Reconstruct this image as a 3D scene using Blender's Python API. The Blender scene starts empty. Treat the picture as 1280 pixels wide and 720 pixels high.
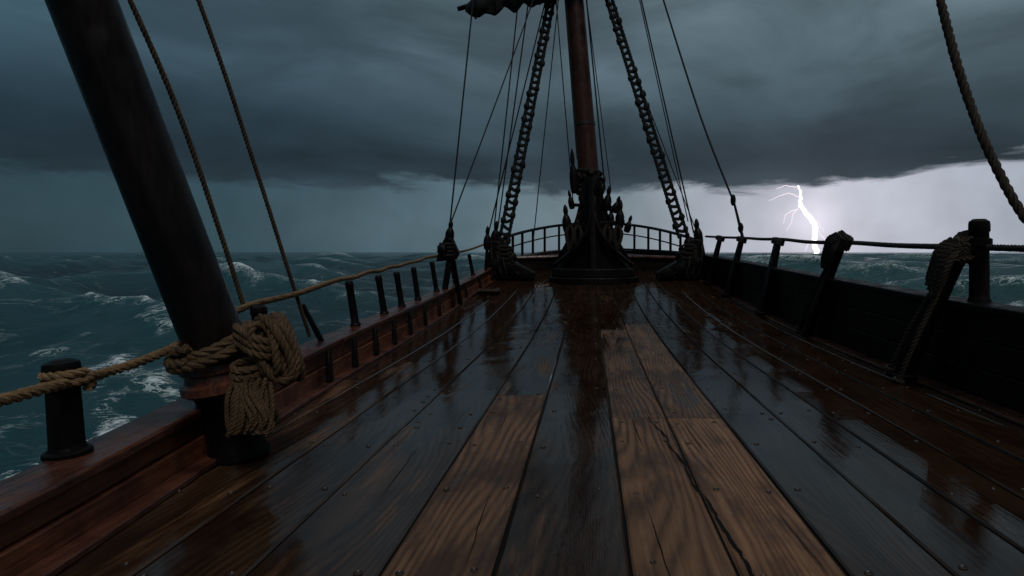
import bpy, math, random
import numpy as np
from mathutils import Vector, Matrix, noise as mnoise
random.seed(7); rng=np.random.default_rng(11)
scene=bpy.context.scene
COL=scene.collection
scene.view_settings.view_transform='Standard'
scene.view_settings.look='None'
scene.view_settings.exposure=0

# ------------------------------------------------------------------ node helpers
class NT:
    def __init__(s,tree): s.t=tree; s.n=tree.nodes; s.l=tree.links
    def node(s,typ,**kw):
        n=s.n.new(typ)
        for k,v in kw.items(): setattr(n,k,v)
        return n
    def put(s,sock,v):
        if isinstance(v,bpy.types.NodeSocket): s.l.new(v,sock)
        elif v is not None:
            if isinstance(v,(tuple,list)) and len(v)==3 and sock.type=='RGBA': v=(*v,1)
            sock.default_value=v
    def math(s,op,a,b=None,c=None,clamp=False):
        n=s.node('ShaderNodeMath',operation=op,use_clamp=clamp)
        s.put(n.inputs[0],a); s.put(n.inputs[1],b)
        if c is not None: s.put(n.inputs[2],c)
        return n.outputs[0]
    def mix(s,f,a,b,blend='MIX'):
        n=s.node('ShaderNodeMix',data_type='RGBA',blend_type=blend)
        s.put(n.inputs[0],f); s.put(n.inputs[6],a); s.put(n.inputs[7],b)
        return n.outputs[2]
    def mixf(s,f,a,b):
        n=s.node('ShaderNodeMix',data_type='FLOAT')
        s.put(n.inputs[0],f); s.put(n.inputs[2],a); s.put(n.inputs[3],b)
        return n.outputs[0]
    def comb(s,x,y,z):
        n=s.node('ShaderNodeCombineXYZ')
        s.put(n.inputs[0],x); s.put(n.inputs[1],y); s.put(n.inputs[2],z)
        return n.outputs[0]
    def noise(s,vec,scale,detail=4,rough=.55,dist=0):
        n=s.node('ShaderNodeTexNoise')
        if vec is not None: s.l.new(vec,n.inputs['Vector'])
        n.inputs['Scale'].default_value=scale; n.inputs['Detail'].default_value=detail
        n.inputs['Roughness'].default_value=rough; n.inputs['Distortion'].default_value=dist
        return n.outputs['Fac']
    def rng(s,v,a,b,c=0,d=1,smooth=False):
        n=s.node('ShaderNodeMapRange',interpolation_type='SMOOTHSTEP' if smooth else 'LINEAR')
        s.put(n.inputs[0],v); s.put(n.inputs[1],a); s.put(n.inputs[2],b); s.put(n.inputs[3],c); s.put(n.inputs[4],d)
        return n.outputs[0]
    def ramp(s,f,stops):
        n=s.node('ShaderNodeValToRGB'); e=n.color_ramp.elements
        while len(e)<len(stops): e.new(.5)
        for i,(p,c) in enumerate(stops):
            e[i].position=p; e[i].color=(*c,1)
        s.l.new(f,n.inputs[0]); return n.outputs[0]
    def attr(s,name):
        n=s.node('ShaderNodeAttribute',attribute_name=name); return n.outputs['Fac']
    def bump(s,h,strength,dist,normal=None):
        n=s.node('ShaderNodeBump'); s.put(n.inputs['Height'],h)
        s.put(n.inputs['Strength'],strength); n.inputs['Distance'].default_value=dist
        if normal is not None: s.l.new(normal,n.inputs['Normal'])
        return n.outputs[0]

def mat(name):
    m=bpy.data.materials.new(name); m.use_nodes=True
    nt=NT(m.node_tree); b=nt.n['Principled BSDF']
    return m,nt,b
def pos(nt):
    g=nt.node('ShaderNodeNewGeometry'); sp=nt.node('ShaderNodeSeparateXYZ')
    nt.l.new(g.outputs['Position'],sp.inputs[0]); return g.outputs['Position'],sp.outputs[0],sp.outputs[1],sp.outputs[2]

def wood_mat(name,c1,c2,r0=.2,r1=.5,stretch=(14,1.2,14),bumps=.35,patch=None,spec=.5):
    """worn, wet varnished timber. stretch: fibre frequency per world axis"""
    m,nt,b=mat(name)
    P,x,y,z=pos(nt)
    v=nt.comb(nt.math('MULTIPLY',x,stretch[0]),nt.math('MULTIPLY',y,stretch[1]),nt.math('MULTIPLY',z,stretch[2]))
    f=nt.noise(v,2.0,4,.6,.4)
    big=nt.noise(P,2.3,3,.6)
    col=nt.mix(nt.rng(f,.32,.7),c1,c2)
    dark=tuple(k*.35 for k in c1)
    col=nt.mix(nt.rng(big,.42,.68,0,.8,True),col,dark)
    if patch: col=nt.mix(nt.rng(nt.noise(P,5,4,.7),.56,.7,0,.7,True),col,patch)
    nt.put(b.inputs['Base Color'],col)
    nt.put(b.inputs['Roughness'],nt.rng(nt.noise(P,7,3,.65),.35,.65,r0,r1))
    b.inputs['Specular IOR Level'].default_value=spec
    nt.put(b.inputs['Normal'],nt.bump(nt.math('ADD',f,nt.math('MULTIPLY',big,.8)),bumps,.01))
    return m

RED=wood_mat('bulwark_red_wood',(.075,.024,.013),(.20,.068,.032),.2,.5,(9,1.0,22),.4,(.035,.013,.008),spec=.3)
CAP=wood_mat('cap_rail_wood',(.038,.014,.010),(.105,.038,.023),.12,.4,(26,1.0,9),.4,(.018,.008,.006),spec=.4)
DARK=wood_mat('tarred_dark_wood',(.007,.005,.0045),(.018,.011,.009),.3,.6,(11,2,11),.4,spec=.12)
BLACK=wood_mat('black_painted_wood',(.0028,.0024,.0024),(.007,.005,.0046),.3,.6,(9,9,3),.35,spec=.09)
MASTW=wood_mat('spar_wood',(.004,.003,.003),(.010,.0052,.0045),.16,.42,(16,16,1.5),.18,spec=.18)
MASTR=wood_mat('red_mast_wood',(.020,.008,.0065),(.046,.016,.012),.3,.55,(10,10,.8),.3,spec=.2)
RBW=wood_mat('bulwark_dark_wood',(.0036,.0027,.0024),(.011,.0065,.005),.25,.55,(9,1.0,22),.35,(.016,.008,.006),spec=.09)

def rope_mat(name,c1,c2):
    m,nt,b=mat(name); P,x,y,z=pos(nt)
    f=nt.noise(P,150,2,.7); g=nt.noise(P,11,3,.6)
    col=nt.mix(nt.rng(f,.3,.7),c1,c2)
    col=nt.mix(nt.rng(g,.4,.7,0,.65),col,tuple(k*.4 for k in c1))
    nt.put(b.inputs['Base Color'],col); b.inputs['Roughness'].default_value=.75; b.inputs['Specular IOR Level'].default_value=.2
    nt.put(b.inputs['Normal'],nt.bump(f,.7,.006)); return m
ROPE=rope_mat('hemp_rope',(.11,.064,.031),(.235,.150,.078))
ROPEC=rope_mat('coiled_hemp_rope',(.036,.021,.010),(.108,.066,.033))
ROPEB=rope_mat('weathered_rope',(.034,.022,.014),(.088,.058,.036))
ROPEK=rope_mat('sodden_rope',(.017,.012,.009),(.050,.035,.024))
ROPED=rope_mat('dark_wet_rope',(.008,.007,.006),(.022,.017,.014))
LINE=rope_mat('tarred_line',(.004,.0045,.005),(.010,.011,.012))
m_,nt_,b_=mat('wet_canvas'); P_,x_,y_,z_=pos(nt_)
nt_.put(b_.inputs['Base Color'],nt_.mix(nt_.noise(P_,4,5,.6),(.005,.005,.006),(.014,.013,.013))); b_.inputs['Roughness'].default_value=.7; b_.inputs['Specular IOR Level'].default_value=.15
nt_.put(b_.inputs['Normal'],nt_.bump(nt_.noise(P_,14,5,.6),.5,.03)); CANVAS=m_
m_,nt_,b_=mat('iron'); P_,x_,y_,z_=pos(nt_)
nt_.put(b_.inputs['Base Color'],nt_.mix(nt_.noise(P_,60,3,.6),(.006,.0045,.004),(.030,.018,.013))); b_.inputs['Metallic'].default_value=.2
b_.inputs['Roughness'].default_value=.4; IRON=m_
m_,nt_,b_=mat('pitch'); b_.inputs['Base Color'].default_value=(.0025,.0022,.002,1); b_.inputs['Roughness'].default_value=.5; b_.inputs['Specular IOR Level'].default_value=.08; PITCH=m_

# ------------------------------------------------------------------ geometry helpers
def empty(name):
    o=bpy.data.objects.new(name,None); COL.objects.link(o); o.empty_display_size=.2; return o
class B:
    def __init__(s): s.v=[]; s.f=[]
    def add(s,v,f):
        n=len(s.v); s.v+= [tuple(p) for p in v]; s.f+=[tuple(i+n for i in q) for q in f]; return s
    def obj(s,name,m,parent=None,smooth=True,bevel=0,sub=0):
        me=bpy.data.meshes.new(name); me.from_pydata(s.v,[],s.f); me.materials.append(m); me.update()
        if smooth:
            me.polygons.foreach_set('use_smooth',[True]*len(me.polygons))
        o=bpy.data.objects.new(name,me); COL.objects.link(o)
        if parent: o.parent=parent
        if bevel:
            md=o.modifiers.new('bevel','BEVEL'); md.width=bevel; md.segments=2; md.limit_method='ANGLE'; md.angle_limit=math.radians(40)
        if smooth:
            import bmesh
            bm=bmesh.new(); bm.from_mesh(me)
            bmesh.ops.recalc_face_normals(bm,faces=bm.faces)
            for e in bm.edges:
                if len(e.link_faces)==2 and e.calc_face_angle(0)>math.radians(42): e.smooth=False
            bm.to_mesh(me); bm.free()
        return o
def catmull(pts,step):
    pts=[Vector(p) for p in pts]
    if len(pts)==2:
        n=max(2,int((pts[1]-pts[0]).length/step)); return [pts[0].lerp(pts[1],i/n) for i in range(n+1)]
    P=[pts[0]*2-pts[1]]+pts+[pts[-1]*2-pts[-2]]; out=[]
    for i in range(1,len(P)-2):
        a,b,c,d=P[i-1:i+3]; n=max(1,int((c-b).length/step))
        for j in range(n):
            t=j/n
            out.append(.5*((2*b)+(c-a)*t+(2*a-5*b+4*c-d)*t*t+(-a+3*b-3*c+d)*t**3))
    out.append(pts[-1]); return out
def frames(path):
    n=len(path); T=[(path[min(i+1,n-1)]-path[max(i-1,0)]).normalized() for i in range(n)]
    up=Vector((0,0,1)) if abs(T[0].z)<.9 else Vector((1,0,0))
    N=(up-T[0]*up.dot(T[0])).normalized(); out=[]
    for t in T:
        N=(N-t*N.dot(t)).normalized(); out.append((N,t.cross(N)))
    return out
def tube(b,path,r,seg=8,cap=True):
    path=[Vector(p) for p in path]; fr=frames(path); v=[]; f=[]
    rr=r if hasattr(r,'__len__') else [r]*len(path)
    for p,(N,M),q in zip(path,fr,rr):
        for k in range(seg):
            a=2*math.pi*k/seg; v.append(p+N*(q*math.cos(a))+M*(q*math.sin(a)))
    for i in range(len(path)-1):
        for k in range(seg):
            k2=(k+1)%seg; f.append((i*seg+k,i*seg+k2,(i+1)*seg+k2,(i+1)*seg+k))
    if cap:
        f.append(tuple(range(seg))[::-1]); f.append(tuple((len(path)-1)*seg+k for k in range(seg)))
    b.add(v,f)
def rope(b,pts,r,pitch=None,seg=6,strands=3,res=8):
    pitch=pitch or r*5.5
    path=catmull(pts,pitch/res); fr=frames(path); L=0; ph=[0]
    for i in range(1,len(path)):
        L+=(path[i]-path[i-1]).length; ph.append(L/pitch*2*math.pi)
    for s in range(strands):
        o=2*math.pi*s/strands
        sp=[p+N*(.5*r*math.cos(a+o))+M*(.5*r*math.sin(a+o)) for p,(N,M),a in zip(path,fr,ph)]
        tube(b,sp,.54*r,seg)
def box(b,c,size,rot=None,taper=1,lean=(0,0)):
    sx,sy,sz=[k/2 for k in size]; v=[]
    for z in(-1,1):
        k=taper if z>0 else 1
        for x,y in((-1,-1),(1,-1),(1,1),(-1,1)):
            p=Vector((x*sx*k+(lean[0] if z>0 else 0),y*sy*k+(lean[1] if z>0 else 0),z*sz))
            if rot: p=rot@p
            v.append(p+Vector(c))
    b.add(v,[(3,2,1,0),(4,5,6,7),(0,1,5,4),(1,2,6,5),(2,3,7,6),(3,0,4,7)])
def beam(b,p0,p1,w,d,w1=None):
    p0=Vector(p0);p1=Vector(p1);t=(p1-p0).normalized()
    s=Vector((0,1,0)); s=(s-t*s.dot(t)).normalized(); u=t.cross(s); v=[]
    for p,k in((p0,1),(p1,(w1 or w)/w)):
        for a,c in((-1,-1),(1,-1),(1,1),(-1,1)): v.append(p+s*(a*w/2*k)+u*(c*d/2*k))
    b.add(v,[(3,2,1,0),(4,5,6,7),(0,1,5,4),(1,2,6,5),(2,3,7,6),(3,0,4,7)])
def lathe(b,prof,base,axis=(0,0,1),seg=20):
    a=Vector(axis).normalized(); base=Vector(base)
    up=Vector((1,0,0)) if abs(a.x)<.9 else Vector((0,1,0))
    N=(up-a*up.dot(a)).normalized(); M=a.cross(N); v=[];f=[]
    for r,z in prof:
        for k in range(seg):
            t=2*math.pi*k/seg; v.append(base+a*z+N*(r*math.cos(t))+M*(r*math.sin(t)))
    n=len(prof)
    for i in range(n-1):
        for k in range(seg):
            k2=(k+1)%seg; f.append((i*seg+k,i*seg+k2,(i+1)*seg+k2,(i+1)*seg+k))
    f.append(tuple(range(seg))[::-1]); f.append(tuple((n-1)*seg+k for k in range(seg)))
    b.add(v,f)
def blob(b,c,r,seed=0,amp=.18,sc=(1,1,1)):
    v=[];f=[];nu,nv=14,9
    for i in range(nv+1):
        th=math.pi*i/nv
        for j in range(nu):
            ph=2*math.pi*j/nu; d=Vector((math.sin(th)*math.cos(ph),math.sin(th)*math.sin(ph),math.cos(th)))
            k=r*(1+amp*mnoise.noise(d*2.2+Vector((seed*3.1,seed,0)))*2)
            v.append(Vector(c)+Vector((d.x*k*sc[0],d.y*k*sc[1],d.z*k*sc[2])))
    for i in range(nv):
        for j in range(nu):
            f.append((i*nu+j,(i+1)*nu+j,(i+1)*nu+(j+1)%nu,i*nu+(j+1)%nu))
    b.add(v,f)
BOTTLE=[(.25,0),(.5,.03),(.62,.2),(.6,.42),(.42,.56),(.26,.64),(.3,.7),(.34,.78),(.26,.9),(.08,1)]
def bottle(b,base,h,r,axis=(0,0,1)): lathe(b,[(a*r*1.6,z*h) for a,z in BOTTLE],base,axis,14)

# ------------------------------------------------------------------ hull lines (metres, bow towards +Y)
def smoothf(ys,xs,y,w=.8,end=23.0):
    w=min(w,max(end-y,0.0)); return float(np.mean([np.interp(y+d,ys,xs) for d in np.linspace(-w,w,11)]))
LY=[-8,0,2,4,6,10,14,17,19,21,22.3,23]; LX=[-1.7,-1.93,-2.03,-2.24,-2.40,-2.58,-2.65,-2.5,-2.2,-1.5,-.7,.3]
RY=[-8,0,12,15,17,19,21,22.3,23];       RX=[2.9,3.1,3.18,3.12,2.95,2.6,1.95,1.2,.3]
XL=lambda y: smoothf(LY,LX,y); XR=lambda y: smoothf(RY,RX,y)
def ZD(y):
    if y<7: return 0.
    if y<17: return .4*((y-7)/9)**2
    return .4*(10/9)**2+.0988*(y-17)
TL=lambda y: smoothf([-8,2,6,10,14,16,18.5,23],[.29,.29,.37,.44,.58,.74,1.03,1.35],y)
TR=lambda y: smoothf([-8,5,10,15.7,18.5,23],[.72,.77,.9,1.08,1.2,1.35],y)

# ------------------------------------------------------------------ deck
m,nt,b=mat('deck_planks'); DECK=m
P,x,y,z=pos(nt); off=nt.attr('off'); tint=nt.attr('tint'); wet=nt.attr('wet')
ox=nt.math('MULTIPLY',off,9.3); gx=nt.math('ADD',x,ox)
kp=nt.comb(gx,nt.math('ADD',nt.math('MULTIPLY',y,.42),nt.math('MULTIPLY',off,3.1)),off)
vor=nt.node('ShaderNodeTexVoronoi'); nt.l.new(kp,vor.inputs['Vector']); vor.inputs['Scale'].default_value=1.25
kd=vor.outputs['Distance']
eye=nt.math('EXPONENT',nt.math('MULTIPLY',nt.math('MULTIPLY',kd,kd),-95.))
warp=nt.noise(nt.comb(nt.math('MULTIPLY',gx,1.25),nt.math('ADD',nt.math('MULTIPLY',y,.22),nt.math('MULTIPLY',off,5.7)),off),1.5,1.5,.35)
wob=nt.noise(nt.comb(nt.math('MULTIPLY',gx,9.),nt.math('MULTIPLY',y,2.0),off),1.,3,.6)
phase=nt.math('ADD',nt.math('ADD',nt.math('MULTIPLY',gx,135.),nt.math('MULTIPLY',warp,120.)),nt.math('ADD',nt.math('MULTIPLY',wob,3.4),nt.math('MULTIPLY',eye,42.)))
rings=nt.math('POWER',nt.rng(nt.math('SINE',phase),-1,1),.6)
ringamt=nt.rng(nt.noise(nt.comb(nt.math('MULTIPLY',gx,2.),nt.math('MULTIPLY',y,.8),off),1.,3),.35,.6,.55,1.)
rings=nt.mixf(ringamt,.72,rings)
fib=nt.noise(nt.comb(nt.math('MULTIPLY',gx,190.),nt.math('MULTIPLY',y,3.0),off),1.0,3,.65)
fib2=nt.noise(nt.comb(nt.math('MULTIPLY',gx,34.),nt.math('MULTIPLY',y,1.0),off),1.0,3,.6)
blot=nt.noise(nt.comb(nt.math('MULTIPLY',gx,3.),nt.math('MULTIPLY',y,.8),off),1.6,4,.62)
dry=nt.mix(rings,(.036,.015,.0075),(.155,.078,.038))
dry=nt.mix(nt.rng(fib,.35,.75,0,.6),dry,(.038,.017,.009))
dry=nt.mix(nt.rng(fib2,.50,.72,0,.45),dry,(.20,.108,.056))
dry=nt.mix(nt.rng(blot,.42,.66,0,.85,True),dry,(.032,.014,.008))
dry=nt.mix(nt.rng(kd,.025,.07,.9,0,True),dry,(.012,.007,.005))
tn=nt.node('ShaderNodeVectorMath',operation='SCALE'); nt.l.new(dry,tn.inputs[0]); nt.l.new(tint,tn.inputs['Scale'])
col=tn.outputs[0]
wn=nt.noise(nt.comb(nt.math('MULTIPLY',gx,3.8),nt.math('MULTIPLY',y,.36),nt.math('MULTIPLY',off,2.)),1.7,5,.62,.3)
wm=nt.rng(nt.math('ADD',wet,nt.math('MULTIPLY',nt.math('SUBTRACT',wn,.5),1.8)),.28,.68,0,1,True)
wetcol=nt.mix(.22,(.0048,.0026,.0020),col)
col2=nt.mix(wm,col,wetcol)
nt.put(b.inputs['Base Color'],col2)
rn=nt.noise(nt.comb(nt.math('MULTIPLY',x,5.),nt.math('MULTIPLY',y,.7),z),2.5,5,.7)
rough=nt.mixf(wm,nt.rng(nt.noise(P,9,3),.3,.7,.26,.48),nt.rng(rn,.42,.76,.02,.22))
nt.put(b.inputs['Roughness'],rough)
nt.put(b.inputs['Specular IOR Level'],nt.mixf(wm,.22,.36))
h=nt.math('ADD',nt.math('MULTIPLY',rings,.4),nt.math('MULTIPLY',fib,.65))
n1=nt.bump(h,nt.mixf(wm,.7,.08),.006)
n2=nt.bump(nt.noise(nt.comb(nt.math('MULTIPLY',x,2.2),y,z),3.2,3,.6),nt.mixf(wm,.1,.07),.02,n1)
nt.put(b.inputs['Normal'],n2)

seams=[-3.0,-2.52,-2.10,-1.70,-1.28,-.785,-.36,.156,.555,.965,1.36,1.74,2.12,2.50,2.86,3.35]
Y_END=18.7
deck=empty('wooden_deck')
V=[];F=[];tints=[];wets=[];offs=[]; nails=B()
spec={ # column: (end_y, tint, wet)
 1:[(6,1.2,.66),(12,.8,.8)],2:[(7,1.2,.72)],3:[(5.2,1.0,.86),(11,.9,.82)],4:[(4.4,1.1,.72),(9.5,.9,.78)],
 5:[(5.35,1.0,.20),(10.5,.8,.70)],
 6:[(8.5,.9,.78),(13,.8,.80)],
 7:[(4.63,1.05,.10),(9.6,.9,.36),(14,.8,.7)],
 8:[(4.63,1.45,.0),(10.2,1.0,.30),(15,.8,.75)],
 9:[(4.72,.8,1.0),(12,.8,.85)],10:[(8.2,.8,1.0)],11:[(6.4,.8,1.02),(12,.8,.9)],12:[(9,.8,1.0)],13:[(7,.8,1.0)],
}
for c in range(len(seams)-1):
    xa,xb=seams[c],seams[c+1]
    y0=-4.0; segs=list(spec.get(c,[]))
    while y0<Y_END-.01:
        if segs: ye,ti,we=segs.pop(0)
        else:
            ye=y0+random.uniform(4,6.5); ti=random.uniform(.6,.95); we=random.uniform(.7,1.0)
        if ye>Y_END-1.5: ye=Y_END
        of=random.random(); dz=random.uniform(-.002,.002); tilt=random.uniform(-.0025,.0025)
        g=.0068; ny=max(2,int((ye-y0)/.30)); base=len(V)
        for i in range(ny+1):
            yy=y0+.003+(ye-y0-.006)*i/ny
            lo,hi=XL(yy)-.02,XR(yy)+.02
            jit=lambda s:.0030*mnoise.noise(Vector((yy*1.1,s*7.7+c,0)))
            A=xa+g+jit(0); Bx=xb-g+jit(1)
            for (px,pz) in((A,-.04),(A,-.008),(A+.010,0),(A*.5+Bx*.5,.0012),(Bx-.010,0),(Bx,-.008),(Bx,-.04)):
                q=min(max(px,lo),hi)
                V.append((q,yy,ZD(yy)+pz+dz+tilt*(1 if px>(xa+xb)/2 else -1)))
        for i in range(ny):
            for k in range(6):
                a=base+i*7+k; F.append((a,a+1,a+8,a+7)); tints.append(ti);wets.append(we);offs.append(of)
        F.append(tuple(base+k for k in range(7))); F.append(tuple(base+ny*7+6-k for k in range(7)))
        for _ in range(2): tints.append(ti);wets.append(we);offs.append(of)
        ys=[y0+.10,ye-.10]+[q for q in np.arange(math.ceil(y0/.80)*.80,ye,.80) if y0+.3<q<ye-.3]
        for q in ys:
            for fx in(.17,.83):
                X=xa+(xb-xa)*fx+random.uniform(-.02,.02); yy=q+random.uniform(-.07,.07)
                if random.random()<.15 or X<XL(yy)+.05 or X>XR(yy)-.05: continue
                r=random.uniform(.009,.014)
                lathe(nails,[(r*1.3,-.004),(r*1.3,.0032),(r*1.0,.0052),(r*.72,.0014),(r*.2,.0020)],(X,yy,ZD(yy)+dz),(0,-.01,1),14)
        y0=ye
me=bpy.data.meshes.new('planks'); me.from_pydata(V,[],F); me.materials.append(DECK)
for nme,arr in(('tint',tints),('wet',wets),('off',offs)):
    a=me.attributes.new(nme,'FLOAT','FACE'); a.data.foreach_set('value',arr)
me.update(); o=bpy.data.objects.new('planks',me); COL.objects.link(o); o.parent=deck
nails.obj('nail_heads',IRON,deck)
v=[];f=[]
ys=np.linspace(-4,Y_END,60)
for i,yy in enumerate(ys):
    v+=[(XL(yy)-.02,yy,ZD(yy)-.014),(XR(yy)+.02,yy,ZD(yy)-.014)]
    if i: f.append((2*i-2,2*i-1,2*i+1,2*i))
pitch=B(); pitch.add(v,f); pitch.obj('pitch_caulking',PITCH,deck,smooth=False)
q=B()
for X in(1.74,2.50):
    tube(q,[(X,yy,ZD(yy)-.004) for yy in np.linspace(-3.9,18.5,60)],.013,8)
q.obj('caulking_bead',DARK,deck)
cr=B(); pts=[(.42,4.85),(.435,4.5),(.50,4.15),(.49,3.95),(.535,3.65),(.53,3.3),(.575,3.05),(.575,2.8),(.60,2.55),(.605,2.3),(.625,2.0),(.63,1.7)]
pp=[]
for i in range(len(pts)-1):
    for j in range(6):
        t=j/6; X=pts[i][0]*(1-t)+pts[i+1][0]*t+random.uniform(-.004,.004); pp.append((X,pts[i][1]*(1-t)+pts[i+1][1]*t))
v=[];f=[]
for i,(X,yy) in enumerate(pp):
    w=.0048*(.25+min(1,i/10))*random.uniform(.5,1.4)
    v+=[(X-w,yy,.0052),(X+w,yy,.0052)]
    if i:f.append((2*i-2,2*i-1,2*i+1,2*i))
cr.add(v,f)
for (X,ya_,yb_) in((.30,4.6,3.9),(-.62,4.9,4.1),(.86,3.0,2.3),(.66,4.55,3.6),(-.50,3.2,2.4),(.27,3.0,2.2),(-1.05,3.9,3.1),(.05,5.4,4.2)):
    v=[];f=[]
    for i in range(14):
        k=i/13; w=.0022*math.sin(math.pi*k)+.0002; xx=X+.03*k+.006*mnoise.noise(Vector((k*6,X*9,0)))
        v+=[(xx-w,ya_+(yb_-ya_)*k,.0052),(xx+w,ya_+(yb_-ya_)*k,.0052)]
        if i:f.append((2*i-2,2*i-1,2*i+1,2*i))
    cr.add(v,f)
cr.obj('split',PITCH,deck,smooth=False)

# ------------------------------------------------------------------ sweeps along hull
def sweep(b,prof,XF,sgn,ys):
    rows=[prof(y) for y in ys]; n=len(rows[0]); v=[];f=[]
    for y,row in zip(ys,rows):
        for o_,z in row: v.append((XF(y)+sgn*o_,y,z))
    for i in range(len(ys)-1):
        for k in range(n):
            k2=(k+1)%n; f.append((i*n+k,i*n+k2,(i+1)*n+k2,(i+1)*n+k))
    f.append(tuple(range(n))); f.append(tuple((len(ys)-1)*n+k for k in range(n))[::-1])
    b.add(v,f)
def rect(o0,o1,z0,z1): return [(o0,z0),(o1,z0),(o1,z1),(o0,z1)]
YS=np.linspace(-4,22.95,110)
hull=empty('ship_hull')
hb=B()
for XF,s,T in((XL,-1,TL),(XR,1,TR)):
    sweep(hb,lambda y:[(.07,T(y)-.07),(.20,T(y)-.07),(.26,-.4),(.15,-2.2),(-.5,-4.0),(.05,-.3)],XF,s,YS)
hb.obj('side_planking',BLACK,hull)
bl=empty('ship_bulwark')
q=B(); sweep(q,lambda y:rect(-.10,.10,ZD(y)+.002,ZD(y)+.035),XL,-1,YS); q.obj('waterway',CAP,bl,bevel=.006)
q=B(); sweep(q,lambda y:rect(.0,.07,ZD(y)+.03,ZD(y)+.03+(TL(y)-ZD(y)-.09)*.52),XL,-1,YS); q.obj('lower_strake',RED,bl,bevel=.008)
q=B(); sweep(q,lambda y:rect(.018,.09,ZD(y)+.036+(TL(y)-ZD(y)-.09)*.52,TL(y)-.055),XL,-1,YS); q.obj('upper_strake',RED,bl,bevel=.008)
q=B(); sweep(q,lambda y:rect(-.02,.235,TL(y)-.053,TL(y)),XL,-1,YS); q.obj('cap_rail',CAP,bl,bevel=.012)
q=B()
for yy in(5.75,6.5,7.25,8.05,8.9,9.85,10.9,12.1,13.5,15,16.4):
    beam(q,(XL(yy)+.055,yy-.03,ZD(yy)+.04),(XL(yy)+.02,yy+.02,TL(yy)-.06),.075,.05,.055)
q.obj('rib',BLACK,bl,bevel=.008)
br=empty('ship_bulwark')
q=B(); sweep(q,lambda y:rect(-.16,.08,ZD(y)+.002,ZD(y)+.03),XR,1,YS); q.obj('waterway',CAP,br,bevel=.006)
for i in range(3):
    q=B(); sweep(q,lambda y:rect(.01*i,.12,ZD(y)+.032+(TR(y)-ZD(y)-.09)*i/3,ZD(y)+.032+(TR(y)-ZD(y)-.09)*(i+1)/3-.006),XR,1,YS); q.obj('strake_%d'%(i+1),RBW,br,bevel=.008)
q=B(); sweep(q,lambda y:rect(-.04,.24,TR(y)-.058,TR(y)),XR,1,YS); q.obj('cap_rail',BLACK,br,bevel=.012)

# ------------------------------------------------------------------ left rail posts
POST=[(1.18,0),(1.18,.05),(1.03,.08),(1.0,.12),(.94,.84),(1.06,.86),(1.06,.93),(1.0,.97),(.6,1.0)]
def post(loc,h,r,axis=(0,0,1),m=BLACK,name='rail_post'):
    e=empty(name); q=B(); lathe(q,[(a*r,z*h) for a,z in POST],loc,axis,24); q.obj('turned_post',m,e)
    q=B(); lathe(q,[(r*1.4,-.002),(r*1.4,.015),(r*1.2,.025)],loc,axis,24); q.obj('foot_plate',BLACK,e); return e
def capL(y): return (XL(y)-.13,y,TL(y))
y=2.83; post((XL(y)-.19,y,TL(y)),.42,.066,(-.05,-.03,1))
y=4.75; post((XL(y)-.13,y,TL(y)),.46,.055,(-.06,0,1))
for y,h in((7.05,.50),(8.2,.50),(9.1,.50),(10.1,.52),(11.45,.55),(13.2,.52),(15.0,.5)):
    post(capL(y),h,.042,(-.18+random.uniform(-.04,.04),-.02,1))
rr=empty('rope_railing')
q=B()
rope(q,[(-2.10,1.2,.66),(-2.2,2.0,.64),(XL(2.83)-.14,2.76,.635),(-2.40,3.15,.60),(-2.38,3.45,.625),(-2.33,3.68,.68)],.026)
rope(q,[(-2.33,3.72,.70),(-2.45,4.2,.73),(-2.53,4.75,.80),(-2.6,5.7,.83),(-2.77,7.02,.89),(-2.79,7.6,.90),(-2.82,8.17,.945),(-2.83,8.65,.945),(-2.85,9.07,.98),(-2.86,9.6,.99),(-2.88,10.07,1.02),(-2.89,10.8,1.05),(-2.90,11.4,1.10),(-2.89,12.3,1.13),(-2.88,13.2,1.18),(-2.84,14.1,1.21),(-2.77,15,1.27),(-2.6,16.6,1.45)],.026)
X,yy,zz=XL(2.83)-.19,2.83,.60
rope(q,[(X+.085*math.cos(a),yy+.085*math.sin(a),zz+.006*a) for a in np.linspace(0,4*math.pi,24)],.02)
q.obj('rope',ROPE,rr)

# ------------------------------------------------------------------ near left mast
ms=empty('ship_mast')
p0=Vector((-2.15,3.71,.62)); d=Vector((-.26,-.2,1))
path=[];rad=[]
for zz,r in((0,.16),(1.2,.157),(3,.15),(6,.135),(9,.11)):
    path.append(p0+d*zz); rad.append(r)
q=B(); path2=catmull(path,.5); tube(q,path2,np.interp([p.z for p in path2],[p.z for p in path],rad).tolist(),36); q.obj('spar',MASTW,ms)
ax=d.normalized()
q=B()
lathe(q,[(.19,-.02),(.215,.0),(.215,.045),(.19,.06),(.185,.10),(.205,.115),(.205,.16),(.165,.175)],(-2.13,3.725,.42),(-.13,-.1,1),36)
q.obj('collar',CAP,ms)
q=B(); lathe(q,[(.17,0),(.17,.03),(.15,.06),(.15,.22),(.17,.36),(.195,.43)],(-2.06,3.755,.0),(-.12,-.06,1),36); q.obj('heel',BLACK,ms)
q=B()
for zz in(4.0,): lathe(q,[(.148,-.03),(.158,-.025),(.158,.025),(.148,.03)],p0+d*zz,ax,36)
q.obj('iron_band',IRON,ms)
rc=empty('rope_coil')
q=B()
N1=ax.orthogonal().normalized(); M1=ax.cross(N1)
pts=[]
for a in np.linspace(0,2*math.pi*2.6,64):
    R=.19+.008*math.sin(a*1.7); pts.append(p0+ax*(-.02+.046*a/(2*math.pi)+.008*math.sin(a*2.3))+N1*(R*math.cos(a))+M1*(R*math.sin(a)))
rope(q,pts,.032,res=8)
pts=[]
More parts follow.
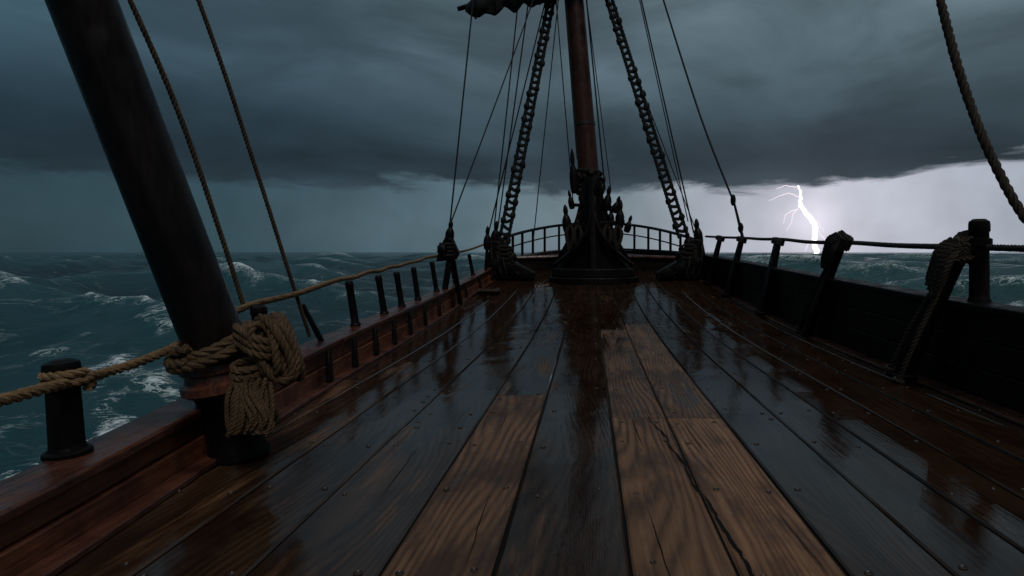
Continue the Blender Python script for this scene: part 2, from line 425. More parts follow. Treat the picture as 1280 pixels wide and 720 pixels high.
for a in np.linspace(0,2*math.pi*1.6,40):
    R=.24; pts.append(p0+ax*(.015+.03*a/(2*math.pi)+.028*math.sin(a+1))+N1*(R*math.cos(a))+M1*(R*math.sin(a)))
rope(q,pts,.030,res=8)
q.obj('lashing',ROPEC,rc)
q=B()
for k in range(11):
    ra=.035+.050*random.random(); rb=.135+.05*random.random(); cx=-1.735+random.uniform(-.02,.02); cy=3.45+.020*k; cz=.665+random.uniform(-.015,.015)
    ph=random.uniform(0,6.28); tl=random.uniform(-.75,-.35)
    pts=[(cx+ra*math.cos(a)+tl*rb*math.sin(a)*.5,cy+.02*math.sin(2*a+ph),cz+rb*math.sin(a)) for a in np.linspace(ph,ph+2*math.pi*1.03,18)]
    rope(q,pts,.022,res=8)
for k in range(3):
    z0=.66+.04*k
    rope(q,[(-1.99,3.60,z0+.04),(-1.90,3.50,z0+.03),(-1.80,3.43,z0),(-1.73,3.47,z0-.03),(-1.75,3.58,z0-.03),(-1.88,3.63,z0)],.023,res=8)
q.obj('hanging_coil',ROPEC,rc)
q=B()
for k in range(3):
    rope(q,[(-1.87+.07*math.cos(a),3.49+.05*math.sin(a),.50+.04*k+.02*math.sin(a)) for a in np.linspace(0,6.5,14)],.022,res=7)
for i in range(30):
    a=random.uniform(0,math.pi*2); rr0=random.uniform(.01,.06)
    x0=-1.87+rr0*math.cos(a)*1.1; y0=3.49+rr0*math.sin(a)
    ex=-1.81+ .135*math.cos(a)*random.uniform(.6,1.1); ey=3.46+.09*math.sin(a); ez=random.uniform(.22,.30)
    rope(q,[(x0,y0,.53),((x0+ex)/2+random.uniform(-.02,.02),(y0+ey)/2-.02,.43),(ex,ey,ez+.06),(ex-.02,ey,ez)],.013,res=6)
for i in range(6):
    x0=-1.92+.035*i; w=random.uniform(.03,.045)
    rope(q,[(x0,3.45,.52),(x0-w*.4,3.41,.40),(x0-w*.0,3.40,.27),(x0+w*.9,3.40,.24),(x0+w*1.5,3.42,.35),(x0+.02,3.46,.50)],.013,res=6)
q.obj('tassel',ROPEC,rc)

def rig(pts,r,m,name='rigging_rope',twist=True,parent=None):
    e=empty(name); q=B()
    if twist: rope(q,pts,r)
    else: tube(q,catmull(pts,.5),r,6)
    q.obj('line',m,e); return e
rig([(-2.56,4.75,.78),(-2.63,4.55,1.35),(-2.72,4.25,2.1),(-2.84,3.92,2.8),(-3.3,3.0,4.9),(-3.7,2.1,7)],.018,ROPEB)
rig([(-2.58,5.9,.42),(-2.64,5.6,1.05),(-2.76,5.25,1.95),(-2.9,4.72,3.1),(-3.3,3.6,5.5),(-3.7,2.6,7.6)],.018,ROPEB)
q=B(); e=empty('belaying_pin'); beam(q,(-2.50,6.0,.34),(-2.62,5.84,.72),.05,.045,.04); q.obj('pin',BLACK,e,bevel=.01)

# ------------------------------------------------------------------ right side : rail, posts, knees
e=empty('rope_railing'); q=B()
rope(q,[(3.30,2.0,1.23),(3.31,3.5,1.20),(3.32,5.45,1.24),(3.33,6.9,1.27),(3.34,8.2,1.32),(3.34,9.7,1.35),(3.34,11.1,1.42),(3.33,12.4,1.45),(3.31,13.7,1.50),(3.27,15.7,1.56),(3.14,17.3,1.62)],.029,pitch=.13)
q.obj('rope',ROPED,e)
bp=post((3.30,5.42,.76),.72,.078,(0.0,0,1),BLACK,'bollard_post')
q=B(); lathe(q,[(.08,0),(.098,.01),(.098,.07),(.08,.08)],(3.30,5.42,1.24),(0,0,1),24); q.obj('band',BLACK,bp)
def knee(top,bot,w,name='bulwark_knee'):
    e=empty(name); q=B(); beam(q,bot,top,w*1.5,w*.8,w*.9)
    t=Vector(top); bt=Vector(bot)
    box(q,(bt.x,bt.y,bt.z+.02),(.14+w*.4,w*1.9,.05))
    q.obj('timber',BLACK,e,bevel=.012)
    u=(t-bt).normalized(); s=Vector((0,1,0)); s=(s-u*s.dot(u)).normalized(); nrm=u.cross(s)
    if nrm.x>0: nrm=-nrm
    return e,u,s,nrm,t,bt
def knee_rope(data,scale,m,over=1.):
    e,u,s,nrm,t,bt=data; q=B()
    for j in range(3):
        pts=[t-u*(-.03+.03*scale*a/6.28+.05*j)+s*(.10*scale*math.cos(a))+nrm*(.085*scale*math.sin(a)) for a in np.linspace(0,2*math.pi*2.5,36)]
        rope(q,pts,.026*scale,res=7)
    for j in range(9):
        o=(j-4)*.022*scale; dr=random.uniform(.30,.50)*scale
        a0=t+s*(o+.02)+nrm*.08*scale; w=random.uniform(.03,.08)*scale
        rope(q,[a0-u*.02,a0-u*dr*.5-s*w+nrm*.05*scale,a0-u*dr-s*w*.3+nrm*.03*scale,a0-u*dr*.9+s*w*.8+nrm*.04*scale,a0-u*dr*.35+s*w+nrm*.06*scale,a0],.024*scale,res=6)
    for j in range(4):
        a0=t+nrm*.05+s*(.05*j-.08)
        rope(q,[a0-u*.12,a0+Vector((.0,0,.04)),a0+Vector((.09,-.03,.07))*over,a0+Vector((.13,-.05,.0))*over,a0+Vector((.09,-.04,-.08))*over,a0-u*.14+nrm*.03] if over==1. else [a0-u*.12,a0+Vector((0,0,.03)),a0+Vector((.04,-.02,.03)),a0+Vector((.05,-.02,-.02)),a0-u*.14+nrm*.03],.024*scale,res=6)
    for o in(-.09,.08):
        a0=t+nrm*.07*scale+s*o*.5*scale; b0=bt+s*o*scale*1.3+nrm*.07*scale
        rope(q,[a0-u*.1,a0.lerp(b0,.35)+s*random.uniform(-.02,.02),a0.lerp(b0,.7)+nrm*.02,b0+Vector((0,0,.02))],.024*scale,res=6)
        rope(q,[b0+Vector((0,0,.02))+s*(.04*math.cos(a))+nrm*(.04*math.sin(a)) for a in np.linspace(0,6,10)],.018*scale,res=6)
    q.obj('rope_hank',m,e)
knee_rope(knee((3.24,5.50,1.26),(2.90,5.95,.03),.12),1.0,ROPEK)
knee_rope(knee((3.27,8.2,1.38),(3.02,8.95,.05),.14),1.0,ROPED,.45)
for top,bot in(((3.28,11.1,1.45),(3.04,11.25,ZD(11.2)+.03)),((3.27,13.7,1.53),(2.99,13.85,ZD(13.8)+.03)),((3.22,15.7,1.60),(2.95,15.85,ZD(15.8)+.03))):
    e,u,s,nrm,t,bt=knee(top,bot,.18)
    q=B()
    pts=[t-u*(.03+.03*a/6.28)+s*(.11*math.cos(a))+nrm*(.09*math.sin(a)) for a in np.linspace(0,2*math.pi*3,30)]
    rope(q,pts,.026,res=6); q.obj('lashing',ROPED,e)
rig([(3.33,4.0,.95),(3.12,4.45,1.33),(2.96,4.68,1.85),(2.83,4.86,2.5),(2.72,5.0,3.25),(2.5,5.4,5.2),(2.2,5.9,8)],.036,ROPEK)

# ------------------------------------------------------------------ forecastle step and bow rail
fc=empty('forecastle_platform')
q=B(); ys=np.linspace(18.55,22.9,26); v=[];f=[]; nx=15
for i,yy in enumerate(ys):
    for k in range(nx):
        t=k/(nx-1); X=XL(yy)*(1-t)+XR(yy)*t
        cy=yy+ (0.45*(1-(2*t-1)**2))*(1-i/25)
        v.append((X,cy,1.02+.035*(yy-18.5)+.05*(1-(2*t-1)**2)))
for i in range(len(ys)-1):
    for k in range(nx-1): a=i*nx+k; f.append((a,a+1,a+1+nx,a+nx))
n0=len(v)
for k in range(nx): v.append((v[k][0],v[k][1]+.03,.5))
for k in range(nx-1): f.append((k,n0+k,n0+k+1,k+1))
q.add(v,f); q.obj('platform',DARK,fc)
q=B(); tube(q,[Vector(v[k])+Vector((0,-.02,.0)) for k in range(nx)],.055,8); q.obj('nosing',CAP,fc)
brl=empty('bow_railing')
arc=[]
for yy in np.linspace(17.3,22.9,16): arc.append((XL(yy)-.05,yy))
for yy in np.linspace(22.9,17.3,16)[1:]: arc.append((XR(yy)+.05,yy))
q=B()
zt=lambda yy:1.50+.135*(yy-17.3)
tube(q,catmull([(X,yy,zt(yy)) for X,yy in arc],.2),.045,8)
tube(q,catmull([(X,yy,zt(yy)-.34) for X,yy in arc],.2),.022,6)
q.obj('rails',BLACK,brl)
q=B()
for i in range(0,len(arc),2):
    X,yy=arc[i]; tube(q,[(X,yy,1.0),(X,yy,zt(yy))],.04,8)
q.obj('stanchions',BLACK,brl)

# ------------------------------------------------------------------ foremast with its stepped pedestal
fm=empty('ship_mast')
mx=lambda zz:-.04-.0826*(zz-3.47)
q=B(); pth=[Vector((mx(zz),17.0,zz)) for zz in np.linspace(.6,12,30)]
tube(q,pth,np.interp([p.z for p in pth],[.6,3,8,12],[.30,.28,.245,.17]).tolist(),24); q.obj('mast',MASTR,fm)
q=B()
for zz in(4.6,8.6,10.1):
    lathe(q,[(.255,-.05),(.285,-.045),(.285,.045),(.255,.05)],(mx(zz),17,zz),(-.0826,0,1),24)
q.obj('iron_bands',IRON,fm)
ped=empty('mast_step')
PX=.10
q=B()
rows=[(.76,1.06),(.88,1.0),(1.0,.93),(1.15,.84),(1.35,.72),(1.6,.59),(1.84,.48),(2.1,.38),(2.4,.30),(2.64,.24),(2.9,.19),(3.1,.13)]
v=[];f=[]
for zz,w in rows:
    fy=15.95+.35*((zz-.74)/2.5)**.8
    S=[(0,fy),(w*.30,fy+.30*w),(w*.78,fy+.62*w),(w,fy+1.0*w+.1),(w*.9,17.5),(w*.5,17.9),(-w*.5,17.9),(-w*.9,17.5),(-w,fy+1.0*w+.1),(-w*.78,fy+.62*w),(-w*.30,fy+.30*w)]
    for X,yy in S: v.append((PX+X-.04*(zz-.74)*.5,yy,zz))
n=11
for i in range(len(rows)-1):
    for k in range(n):
        k2=(k+1)%n; f.append((i*n+k,i*n+k2,(i+1)*n+k2,(i+1)*n+k))
f.append(tuple((len(rows)-1)*n+k for k in range(n)))
q.add(v,f); q.obj('prow_body',BLACK,ped)
q=B()
for side in(3,8):
    tube(q,catmull([Vector(v[i*n+side]) for i in range(len(rows))],.1),.055,8)
tube(q,catmull([Vector(v[i*n])+Vector((0,-.02,0)) for i in range(len(rows))],.1),.085,8)
for sd in(-1,1):
    tube(q,catmull([(PX-.03,16.1,2.15),(PX+sd*.22,16.12,1.62),(PX+sd*.55,16.22,1.22),(PX+sd*1.02,16.75,.86)],.1),.05,8)
q.obj('stem_and_rims',MASTW,ped)
q=B()
def slab(b,z0,z1,w,fy,by,t=0):
    o_=[(-.35*w,fy),(.35*w,fy),(w*.8,fy+.22),(w,fy+.6),(w,by),(-w,by),(-w,fy+.6),(-w*.8,fy+.22)]
    vv=[(PX+X,Y_,z0) for X,Y_ in o_]+[(PX+X*(1-t),Y_+t*.3,z1) for X,Y_ in o_]; n_=8
    b.add(vv,[tuple(range(n_))[::-1],tuple(range(n_,2*n_))]+[(k,(k+1)%n_,n_+(k+1)%n_,n_+k) for k in range(n_)])
slab(q,.3,.56,1.14,15.75,18.2); slab(q,.562,.78,1.08,15.85,18.1,.04)
q.obj('base_slabs',BLACK,ped,bevel=.025)
ff=empty('fife_rail'); q=B()
beam(q,(-.62,16.4,1.84),(.90,16.4,1.96),.16,.12); beam(q,(-.45,16.55,2.42),(.55,16.55,2.36),.12,.08)
for X in(-.52,.74): beam(q,(X*.9+.02,16.5,.8),(X,16.4,1.9),.14,.12)
q.obj('rails',BLACK,ff,bevel=.015)
q=B()
for i,(X,zz,h,r,tl) in enumerate([(-.56,1.75,.72,.12,-.1),(-.33,1.78,.5,.09,.1),(.52,1.9,.55,.10,.1),(.76,1.85,.74,.12,.05),(.94,1.75,.46,.09,.3),(-.44,2.35,.50,.08,-.2),(.42,2.30,.66,.11,.15),(.62,2.25,.46,.09,.35),(-.38,2.75,1.15,.11,-.07),(.27,2.7,.50,.09,.25)]):
    bottle(q,(X,16.38+.03*(i%3),zz-.05),h,r,(tl,0,1))
q.obj('pins',BLACK,ff)
q=B()
for i in range(34):
    a=random.uniform(0,6.28); zz=random.uniform(2.45,3.35); R=.28-.05*(zz-2.5)
    blob(q,(mx(zz)+R*math.cos(a),16.8+R*math.sin(a),zz),random.uniform(.05,.10),i,.2,(1,1,1.2))
for zz in(2.8,2.95,3.1,3.3):
    rope(q,[(mx(zz)+.33*math.cos(a),17+.33*math.sin(a)-.05,zz+.05*math.sin(a+zz*5)) for a in np.linspace(0,6.28,20)],.05,res=6)
for X in(-.5,-.3,.45,.72):
    for j in range(4):
        w=.06+.02*j
        rope(q,[(X,16.3,1.9),(X-w,16.24,1.7),(X-.02,16.25,1.4-.05*j),(X+w,16.24,1.65),(X+.02,16.3,1.89)],.022,res=5)
q.obj('rope_hanks',ROPED,ff)

# ------------------------------------------------------------------ shroud anchors and rope ladders
def anchor(c,s,mirror=1,name='shroud_anchor'):
    e=empty(name); q=B(); c=Vector(c)
    def W(x,y,z): return (c.x+x*s*mirror,c.y+y*s,c.z+z*s)
    prof=[(-.55,0),(.75,0),(.75,.16),(.25,.42),(.0,.72),(-.22,1.02),(-.42,1.0),(-.5,.6)]
    v=[W(x,-.35,z) for x,z in prof]+[W(x*.92,.45,z) for x,z in prof]; n=len(prof)
    q.add(v,[tuple(range(n)),tuple(range(n,2*n))[::-1]]+[(k,n+k,n+(k+1)%n,(k+1)%n) for k in range(n)])
    q.obj('chock',BLACK,e,bevel=.03)
    q=B()
    for x,z,h in((-.36,.95,.66),(-.1,.80,.48),(.15,.50,.42)): bottle(q,W(x,-.15,z-.06),h*s,.12*s,(.12*mirror*(-1 if x>0 else 1),0,1))
    for x,z in((-.3,.35),(.15,.22),(.5,.1)):
        lathe(q,[(.12*s,0),(.14*s,.03),(.14*s,.08),(.07*s,.10)],W(x,-.36,z+.05),(0,-1,0),16)
    q.obj('deadeyes',BLACK,e)
    q=B()
    for k in range(5):
        rope(q,[W(-.42+.16*k,-.3,1.0-.17*k),W(-.38+.16*k,-.42,.6-.1*k),W(-.3+.16*k,-.40,.12)],.025*s,res=5)
    for k in range(4):
        rope(q,[W(-.05+.18*math.cos(a),-.38+.02*k,.82-.12*k+.05*math.sin(a)) for a in np.linspace(0,6.2,14)],.035*s,res=5)
    q.obj('lashings',ROPED,e)
anchor((-2.15,16.9,.5),.98)
anchor((2.50,16.9,.5),1.02,-1)
e=empty('shroud_plate'); q=B()
pr=[(-2.86,1.02),(-2.50,1.06),(-2.44,1.18),(-2.56,1.45),(-2.68,1.5),(-2.80,1.28)]
v=[(a,11.9,z_) for a,z_ in pr]+[(a,12.08,z_) for a,z_ in pr]; n=6
q.add(v,[tuple(range(n)),tuple(range(n,2*n))[::-1]]+[(k,n+k,n+(k+1)%n,(k+1)%n) for k in range(n)])
beam(q,(XL(12)-.1,12,TL(12)-.02),(-2.62,12,1.1),.12,.10)
beam(q,(-2.52,12.5,ZD(12.5)+.03),(-2.62,12.1,1.30),.10,.08)
q.obj('plate',BLACK,e,bevel=.02)
q=B(); bottle(q,(-2.63,11.98,1.40),.40,.085,(.1,0,1)); blob(q,(-2.72,11.85,1.25),.10,4,.2); q.obj('deadeye',BLACK,e)
q=B()
for k in range(4): rope(q,[(-2.66+.13*math.cos(a),11.96+.12*math.sin(a),1.14+.07*k) for a in np.linspace(0,6.3,14)],.026,res=5)
q.obj('lashing',ROPED,e)
e=empty('belaying_pin'); q=B(); bottle(q,(-2.56,16.0,1.25),.6,.1,(.02,0,1)); tube(q,[(-2.6,16,.7),(-2.56,16,1.3)],.04,8); q.obj('pin',BLACK,e)
e=empty('rope_coil'); q=B()
for k in range(9):
    R=.08+.018*k; rope(q,[(-2.25+R*1.1*math.cos(a),14.2+R*math.sin(a)*1.2,ZD(14.2)+.05+.02*(k%3)+.012*math.sin(3*a)) for a in np.linspace(0,6.3,20)],.026,res=5)
q.obj('coil',ROPEK,e)
def ladder(bot,top,w0,w1,name='rope_ladder'):
    e=empty(name); q=B(); bot=Vector(bot); top=Vector(top); t=(top-bot).normalized(); s=Vector((1,0,0)); s=(s-t*s.dot(t)).normalized(); Ls=(top-bot).length
    n=int(Ls/.17)
    for sd in(-1,1):
        rope(q,[bot+s*sd*w0,bot.lerp(top,.5)+s*sd*(w0+w1)/2,top+s*sd*w1],.05,res=5)
    for i in range(1,n):
        k=i/n; w=w0+(w1-w0)*k; c=bot.lerp(top,k); j=random.uniform(-.02,.02)
        sgn=1 if i%2 else -1
        tube(q,[c-s*(w+.03)+t*(j+.05*sgn),c-t*.02,c+s*(w+.03)-t*(j+.05*sgn)],.045,6)
        if random.random()<.8: blob(q,c+s*sgn*w,random.uniform(.06,.09),i,.15,(1,1,1.3))
    q.obj('ladder',LINE,e)
ladder((-2.30,16.9,1.35),(-.62,17,9.9),.115,.06)
ladder((2.48,16.9,1.6),(-.10,17,9.9),.115,.06)

def thin(a,b_,r=.016,sag=.0):
    a=Vector(a);b_=Vector(b_); mid=a.lerp(b_,.5)+Vector((0,0,-sag))
    rig([a,mid,b_],r,LINE,'rigging_line',twist=False)
thin((-2.62,12.0,1.7),(-2.35,13.2,6.9),.016)
thin((-2.62,12.0,1.7),(-.62,17,10.4),.014,.1)
thin((-2.50,16.8,1.9),(-1.85,17,8.3),.018,.05)
thin((-2.40,16.8,1.9),(-1.55,17,8.4),.018)
thin((-2.62,16.6,1.7),(-.60,17,10.2),.018)
thin((-1.55,17.6,1.5),(-.62,17.1,10),.014)
thin((-.32,16.5,3.6),(-.75,17,9.2),.018)
thin((-.42,16.5,2.4),(-.95,17,8.6),.014)
thin((.40,16.5,2.8),(-.15,17,8.6),.020)
thin((.55,16.5,2.8),(-.35,17,10),.012)
thin((2.3,16.9,1.8),(-.3,17,10.2),.018)
thin((2.75,16.9,1.7),(.9,17,10.0),.020)
thin((2.6,16.9,2.0),(1.0,17,9.4),.014)
thin((3.2,18.5,1.5),(-.4,17,10.4),.014,.1)
e=empty('rigging_rope'); q=B()
tube(q,catmull([(3.18,14.2,2.35),(2.6,14.9,4.3),(1.9,16.1,7.4),(1.1,17.3,11)],.4),.024,6)
for o in(-.07,.07): tube(q,[(3.29,13.75+o,1.5),(3.18,14.2+o*.3,2.4)],.02,6)
q.obj('line',LINE,e)
q=B(); blob(q,(3.18,14.18,2.35),.085,1,.05,(.7,1,1.5)); blob(q,(3.27,13.85,1.72),.085,2,.05,(.7,1,1.3)); q.obj('deadeye',BLACK,e)

# ------------------------------------------------------------------ yard with furled sail
yd=empty('furled_sail')
ya=Vector((-3.30,16.7,7.58)); yb=Vector((2.9,16.7,9.35)); t=(yb-ya).normalized()
q=B(); tube(q,[ya-t*.15,ya.lerp(yb,.5),yb],[.06,.13,.08],14); q.obj('yard',BLACK,yd)
q=B(); v=[];f=[]; nu=140;nv=12
for i in range(nu+1):
    k=i/nu; c=ya.lerp(yb,.01+.98*k); sw=(.16+.16*math.sin(k*math.pi)+.07*abs(math.sin(k*38)))*min(1,.5+k*9)+.04*mnoise.noise(Vector((k*9,0,0)))
    for j in range(nv):
        a=2*math.pi*j/nv; R=sw*(1+.25*mnoise.noise(Vector((k*26,j*.8,1))))
        v.append(c+Vector((0,R*.8*math.cos(a),R*math.sin(a)*(.9 if math.sin(a)>0 else 1.35)-.03)))
for i in range(nu):
    for j in range(nv): f.append((i*nv+j,i*nv+(j+1)%nv,(i+1)*nv+(j+1)%nv,(i+1)*nv+j))
q.add(v,f)
q.obj('canvas',CANVAS,yd)
q=B()
for i in range(11):
    c=ya.lerp(yb,.05+.09*i)
    tube(q,[c+Vector((0,.30*math.cos(a),.30*math.sin(a)-.07)) for a in np.linspace(0,6.28,14)],.018,6)
q.obj('gaskets',LINE,yd)

# ------------------------------------------------------------------ sea
SEA_Z=-2.8
NR,NA=640,1050
r=4*np.exp(np.linspace(0,math.log(9000/4),NR)); a=np.radians(np.linspace(-100,100,NA))
R,A=np.meshgrid(r,a,indexing='ij')
X0=R*np.sin(A); Y0=R*np.cos(A)+1.0; spacing=R*(math.log(9000/4)/NR)
dx=np.zeros_like(X0);dy=np.zeros_like(X0);dz=np.zeros_like(X0);J=np.zeros_like(X0)
lam=np.exp(rng.uniform(math.log(1.3),math.log(30),66)); lam[:8]=(66,52,41,33,28,24,20,17)
wind=math.radians(212)
for i,l in enumerate(lam):
    th=wind+(rng.normal(0,.28) if l>14 else rng.normal(0,.6)); k=2*math.pi/l
    am=(.0178 if i<8 else .0072 if l>4 else .0058)*l
    fade=np.clip((l/spacing-2.5)/3,0,1)
    kx,ky=math.cos(th)*k,math.sin(th)*k; ph=kx*X0+ky*Y0+rng.uniform(0,6.28)
    c=np.cos(ph)*fade; s=np.sin(ph)*fade
    dz+=am*c; dx-=am*math.cos(th)*s*1.15; dy-=am*math.sin(th)*s*1.15; J+=k*am*c
near=np.clip((R-3)/30,.32,1)
Zs=SEA_Z+dz*near
VX=np.stack([X0+dx*near,Y0+dy*near,Zs],-1).reshape(-1,3)
js=J[:NR//2].std()
foam=np.clip((J/js-1.05)/1.7,0,1).reshape(-1)
idx=np.arange(NR*NA).reshape(NR,NA)
Q=np.stack([idx[:-1,:-1],idx[:-1,1:],idx[1:,1:],idx[1:,:-1]],-1).reshape(-1,4)[:, ::-1]
me=bpy.data.meshes.new('sea'); me.vertices.add(len(VX)); me.vertices.foreach_set('co',VX.astype(np.float32).ravel())
me.loops.add(Q.size); me.loops.foreach_set('vertex_index',Q.astype(np.int32).ravel())
me.polygons.add(len(Q)); me.polygons.foreach_set('loop_start',np.arange(0,Q.size,4,dtype=np.int32))
me.polygons.foreach_set('use_smooth',np.ones(len(Q),bool))
at=me.attributes.new('foam','FLOAT','POINT'); at.data.foreach_set('value',foam.astype(np.float32))
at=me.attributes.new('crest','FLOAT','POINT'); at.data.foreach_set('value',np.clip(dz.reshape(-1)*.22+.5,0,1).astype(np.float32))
me.update(calc_edges=True)
sea=bpy.data.objects.new('sea',me); COL.objects.link(sea)
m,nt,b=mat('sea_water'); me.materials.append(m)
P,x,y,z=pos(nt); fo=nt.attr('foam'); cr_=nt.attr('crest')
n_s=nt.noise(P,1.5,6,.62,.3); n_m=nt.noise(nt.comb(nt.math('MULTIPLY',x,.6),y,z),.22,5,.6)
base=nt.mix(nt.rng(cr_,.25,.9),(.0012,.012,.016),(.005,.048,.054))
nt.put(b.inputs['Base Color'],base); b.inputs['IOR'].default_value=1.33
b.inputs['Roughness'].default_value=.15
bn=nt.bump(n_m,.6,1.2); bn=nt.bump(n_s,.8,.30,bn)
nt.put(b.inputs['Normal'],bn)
fb=nt.node('ShaderNodeBsdfDiffuse'); fb.inputs[0].default_value=(.50,.56,.58,1)
web=nt.math('ABSOLUTE',nt.math('SUBTRACT',nt.noise(P,1.1,7,.68,1.6),.5))
webw=nt.math('MULTIPLY',fo,.080)
lace=nt.rng(web,0,nt.math('ADD',webw,.0005),1,0,True)
lace=nt.math('MULTIPLY',lace,nt.rng(fo,0,.16,0,.8))
core=nt.rng(nt.math('ADD',fo,nt.math('MULTIPLY',nt.math('SUBTRACT',nt.noise(P,1.7,8,.75,.8),.5),2.6)),.64,.94,0,1,True)
core=nt.math('MULTIPLY',core,nt.rng(fo,.08,.30,0,1))
streak=nt.math('ABSOLUTE',nt.math('SUBTRACT',nt.noise(nt.comb(nt.math('MULTIPLY',x,.7),nt.math('MULTIPLY',y,1.),z),.35,6,.62,.8),.5))
veins=nt.math('MULTIPLY',nt.rng(streak,.0,.018,1,0,True),nt.rng(n_m,.46,.62,0,.20))
fm_=nt.math('MAXIMUM',nt.math('MAXIMUM',lace,core),veins,clamp=True)
ms_=nt.node('ShaderNodeMixShader'); nt.l.new(fm_,ms_.inputs[0]); nt.l.new(b.outputs[0],ms_.inputs[1]); nt.l.new(fb.outputs[0],ms_.inputs[2])
nt.l.new(ms_.outputs[0],nt.n['Material Output'].inputs[0])

# ------------------------------------------------------------------ lightning
m,nt,b=mat('lightning_plasma'); b.inputs['Emission Color'].default_value=(1,.93,.93,1); b.inputs['Emission Strength'].default_value=2.2
m2,nt,b=mat('lightning_faint'); b.inputs['Emission Color'].default_value=(1.0,.88,.95,1); b.inputs['Emission Strength'].default_value=1.0; b.inputs['Base Color'].default_value=(0,0,0,1)
lt=empty('lightning_bolt'); DY=700.
def boltpts(ctrl,j):
    out=[]
    for i in range(len(ctrl)-1):
        p=Vector(ctrl[i]);q_=Vector(ctrl[i+1]); n=7
        for k in range(n): out.append(p.lerp(q_,k/n)+Vector((random.uniform(-j,j),random.uniform(-j,j),random.uniform(-j,j)*.4)) if (i or k) else p)
    out.append(Vector(ctrl[-1])); return out
q=B(); pt=boltpts([(228,DY,74),(231,DY,64),(230,DY,52),(240,DY,40),(247,DY,28),(246,DY,12),(249,DY,-4)],.9)
tube(q,pt,np.interp(range(len(pt)),[0,10,20,len(pt)-1],[.7,1.5,2.5,2.7]).tolist(),6); q.obj('main_channel',m,lt)
q=B()
for ctrl in([(230,DY,52),(222,DY,42),(220,DY,32),(215,DY,24)],[(232,DY,60),(218,DY,66),(206,DY,62),(196,DY,57)],[(226,DY,48),(214,DY,42),(212,DY,32)],[(243,DY,38),(252,DY,32),(256,DY,22)],[(228,DY,72),(214,DY,74),(204,DY,70)],[(247,DY,28),(258,DY,14),(266,DY,11),(270,DY,3)],[(246,DY,16),(238,DY,9),(236,DY,2)]):
    pt=boltpts(ctrl,1.0); tube(q,pt,np.linspace(.6,.22,len(pt)).tolist(),5)
q.obj('branches',m2,lt)

# ------------------------------------------------------------------ world: storm sky
w=bpy.data.worlds.new('sky'); scene.world=w; w.use_nodes=True
nt=NT(w.node_tree); nt.n.clear()
tc=nt.node('ShaderNodeTexCoord'); sp=nt.node('ShaderNodeSeparateXYZ'); nt.l.new(tc.outputs['Generated'],sp.inputs[0])
x,y,z=sp.outputs
az=nt.math('ARCTAN2',x,y)
rh=nt.math('SQRT',nt.math('ADD',nt.math('MULTIPLY',x,x),nt.math('MULTIPLY',y,y)))
t=nt.math('DIVIDE',z,nt.math('MAXIMUM',rh,.05))
azn=nt.rng(az,-.9,.9)
below=nt.ramp(azn,[(.0,(.018,.044,.058)),(.22,(.029,.064,.084)),(.40,(.085,.138,.168)),(.53,(.18,.23,.265)),(.62,(.36,.39,.45)),(.69,(.50,.51,.59)),(.78,(.40,.43,.50)),(.88,(.30,.34,.40)),(1,(.10,.13,.16))])
hazen=nt.noise(nt.comb(nt.math('MULTIPLY',az,5.),nt.math('MULTIPLY',t,5.),0.),1.5,3,.6)
bl_=nt.node('ShaderNodeVectorMath',operation='SCALE'); nt.l.new(below,bl_.inputs[0]); nt.l.new(nt.rng(hazen,.25,.75,.80,1.2),bl_.inputs['Scale'])
tt=nt.math('MULTIPLY',nt.math('MAXIMUM',t,0.),.5,clamp=True)
cl=nt.ramp(tt,[(0,(.045,.066,.084)),(.045,(.030,.046,.060)),(.07,(.021,.034,.045)),(.10,(.034,.055,.069)),(.14,(.070,.106,.128)),(.20,(.088,.127,.149)),(.34,(.085,.115,.138)),(.5,(.13,.16,.18)),(1,(.52,.55,.58))])
cl_az=nt.ramp(azn,[(0,(.50,.72,.80)),(.25,(.72,.86,.92)),(.45,(1,1,1)),(.7,(1.05,1.05,1.05)),(.85,(1.2,1.17,1.15)),(1,(.9,.9,.9))])
cl=nt.mix(1.,cl,cl_az,'MULTIPLY')
pz=nt.math('ADD',nt.math('MAXIMUM',z,0.),.14)
cv=nt.comb(nt.math('DIVIDE',x,pz),nt.math('DIVIDE',y,pz),0.)
c1=nt.noise(cv,.6,5,.50,.35); c2=nt.noise(nt.comb(nt.math('MULTIPLY',az,2.4),nt.math('MULTIPLY',t,5.5),3.),1.2,5,.54,.5)
cm=nt.math('MULTIPLY',nt.rng(c1,.3,.7,.74,1.26,True),nt.rng(c2,.3,.7,.66,1.38,True))
cs=nt.node('ShaderNodeVectorMath',operation='SCALE'); nt.l.new(cl,cs.inputs[0]); nt.l.new(cm,cs.inputs['Scale'])
edge=nt.noise(nt.comb(nt.math('MULTIPLY',az,5.),nt.math('MULTIPLY',t,20.),1.),1.5,6,.6,.3)
edge2=nt.noise(nt.comb(nt.math('MULTIPLY',az,1.6),0.,2.),2.0,2,.5)
basez=nt.rng(az,.28,.60,.096,.128,True)
lvl=nt.math('SUBTRACT',nt.math('ADD',t,nt.math('ADD',nt.math('MULTIPLY',nt.math('SUBTRACT',edge,.5),.085),nt.math('MULTIPLY',nt.math('SUBTRACT',edge2,.5),.035))),basez)
mask=nt.rng(lvl,-.010,.012,0,1,True)
skyc=nt.mix(mask,bl_.outputs[0],cs.outputs[0])
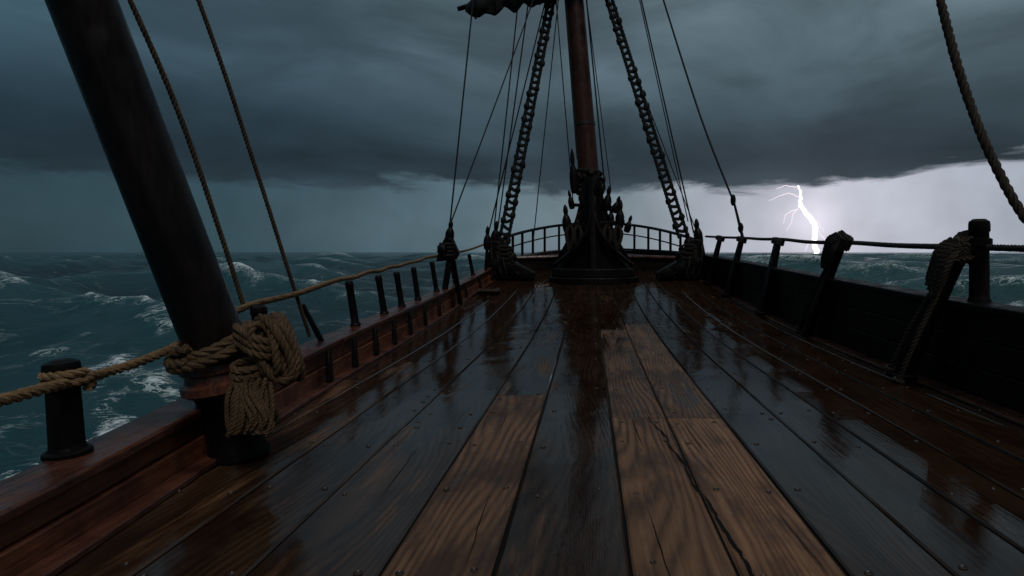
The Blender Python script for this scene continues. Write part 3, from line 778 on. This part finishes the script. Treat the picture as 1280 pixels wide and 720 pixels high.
bd=Vector((.345,1,.05)).normalized()
dp=nt.node('ShaderNodeVectorMath',operation='DOT_PRODUCT'); nt.l.new(tc.outputs['Generated'],dp.inputs[0]); dp.inputs[1].default_value=bd
gl=nt.math('MULTIPLY',nt.math('POWER',nt.math('MAXIMUM',dp.outputs['Value'],0.),1300.),nt.mixf(mask,.24,.05))
gl2=nt.math('MULTIPLY',nt.math('POWER',nt.math('MAXIMUM',dp.outputs['Value'],0.),60.),nt.mixf(mask,.06,.015))
gc=nt.node('ShaderNodeVectorMath',operation='SCALE'); gc.inputs[0].default_value=(1,.86,1.0); nt.l.new(nt.math('ADD',gl,gl2),gc.inputs['Scale'])
skyc=nt.mix(1.,skyc,gc.outputs[0],'ADD')
bg=nt.node('ShaderNodeBackground'); nt.l.new(skyc,bg.inputs[0]); bg.inputs[1].default_value=1.0
ns=nt.node('ShaderNodeTexSky',sky_type='NISHITA'); ns.sun_disc=False; ns.sun_elevation=math.radians(48); ns.sun_rotation=math.radians(200)
bg2=nt.node('ShaderNodeBackground'); nt.l.new(ns.outputs[0],bg2.inputs[0]); bg2.inputs[1].default_value=.002
ad=nt.node('ShaderNodeAddShader'); nt.l.new(bg.outputs[0],ad.inputs[0]); nt.l.new(bg2.outputs[0],ad.inputs[1])
wo=nt.node('ShaderNodeOutputWorld'); nt.l.new(ad.outputs[0],wo.inputs[0])

sl=bpy.data.lights.new('sun','SUN'); sl.energy=1.1; sl.angle=math.radians(20); sl.color=(1,.94,.87)
so=bpy.data.objects.new('sun',sl); COL.objects.link(so)
so.rotation_euler=Vector((-.25,.72,-1.0)).to_track_quat('-Z','Y').to_euler()

# ------------------------------------------------------------------ camera
cd=bpy.data.cameras.new('camera'); cd.sensor_width=36; cd.lens=22.5; cd.clip_end=20000; cd.clip_start=.05
cd.shift_x=-97/1280; cd.shift_y=-45/1280
co=bpy.data.objects.new('camera',cd); COL.objects.link(co); co.location=(0,0,1.2); co.rotation_euler=(math.radians(90),0,0)
scene.camera=co
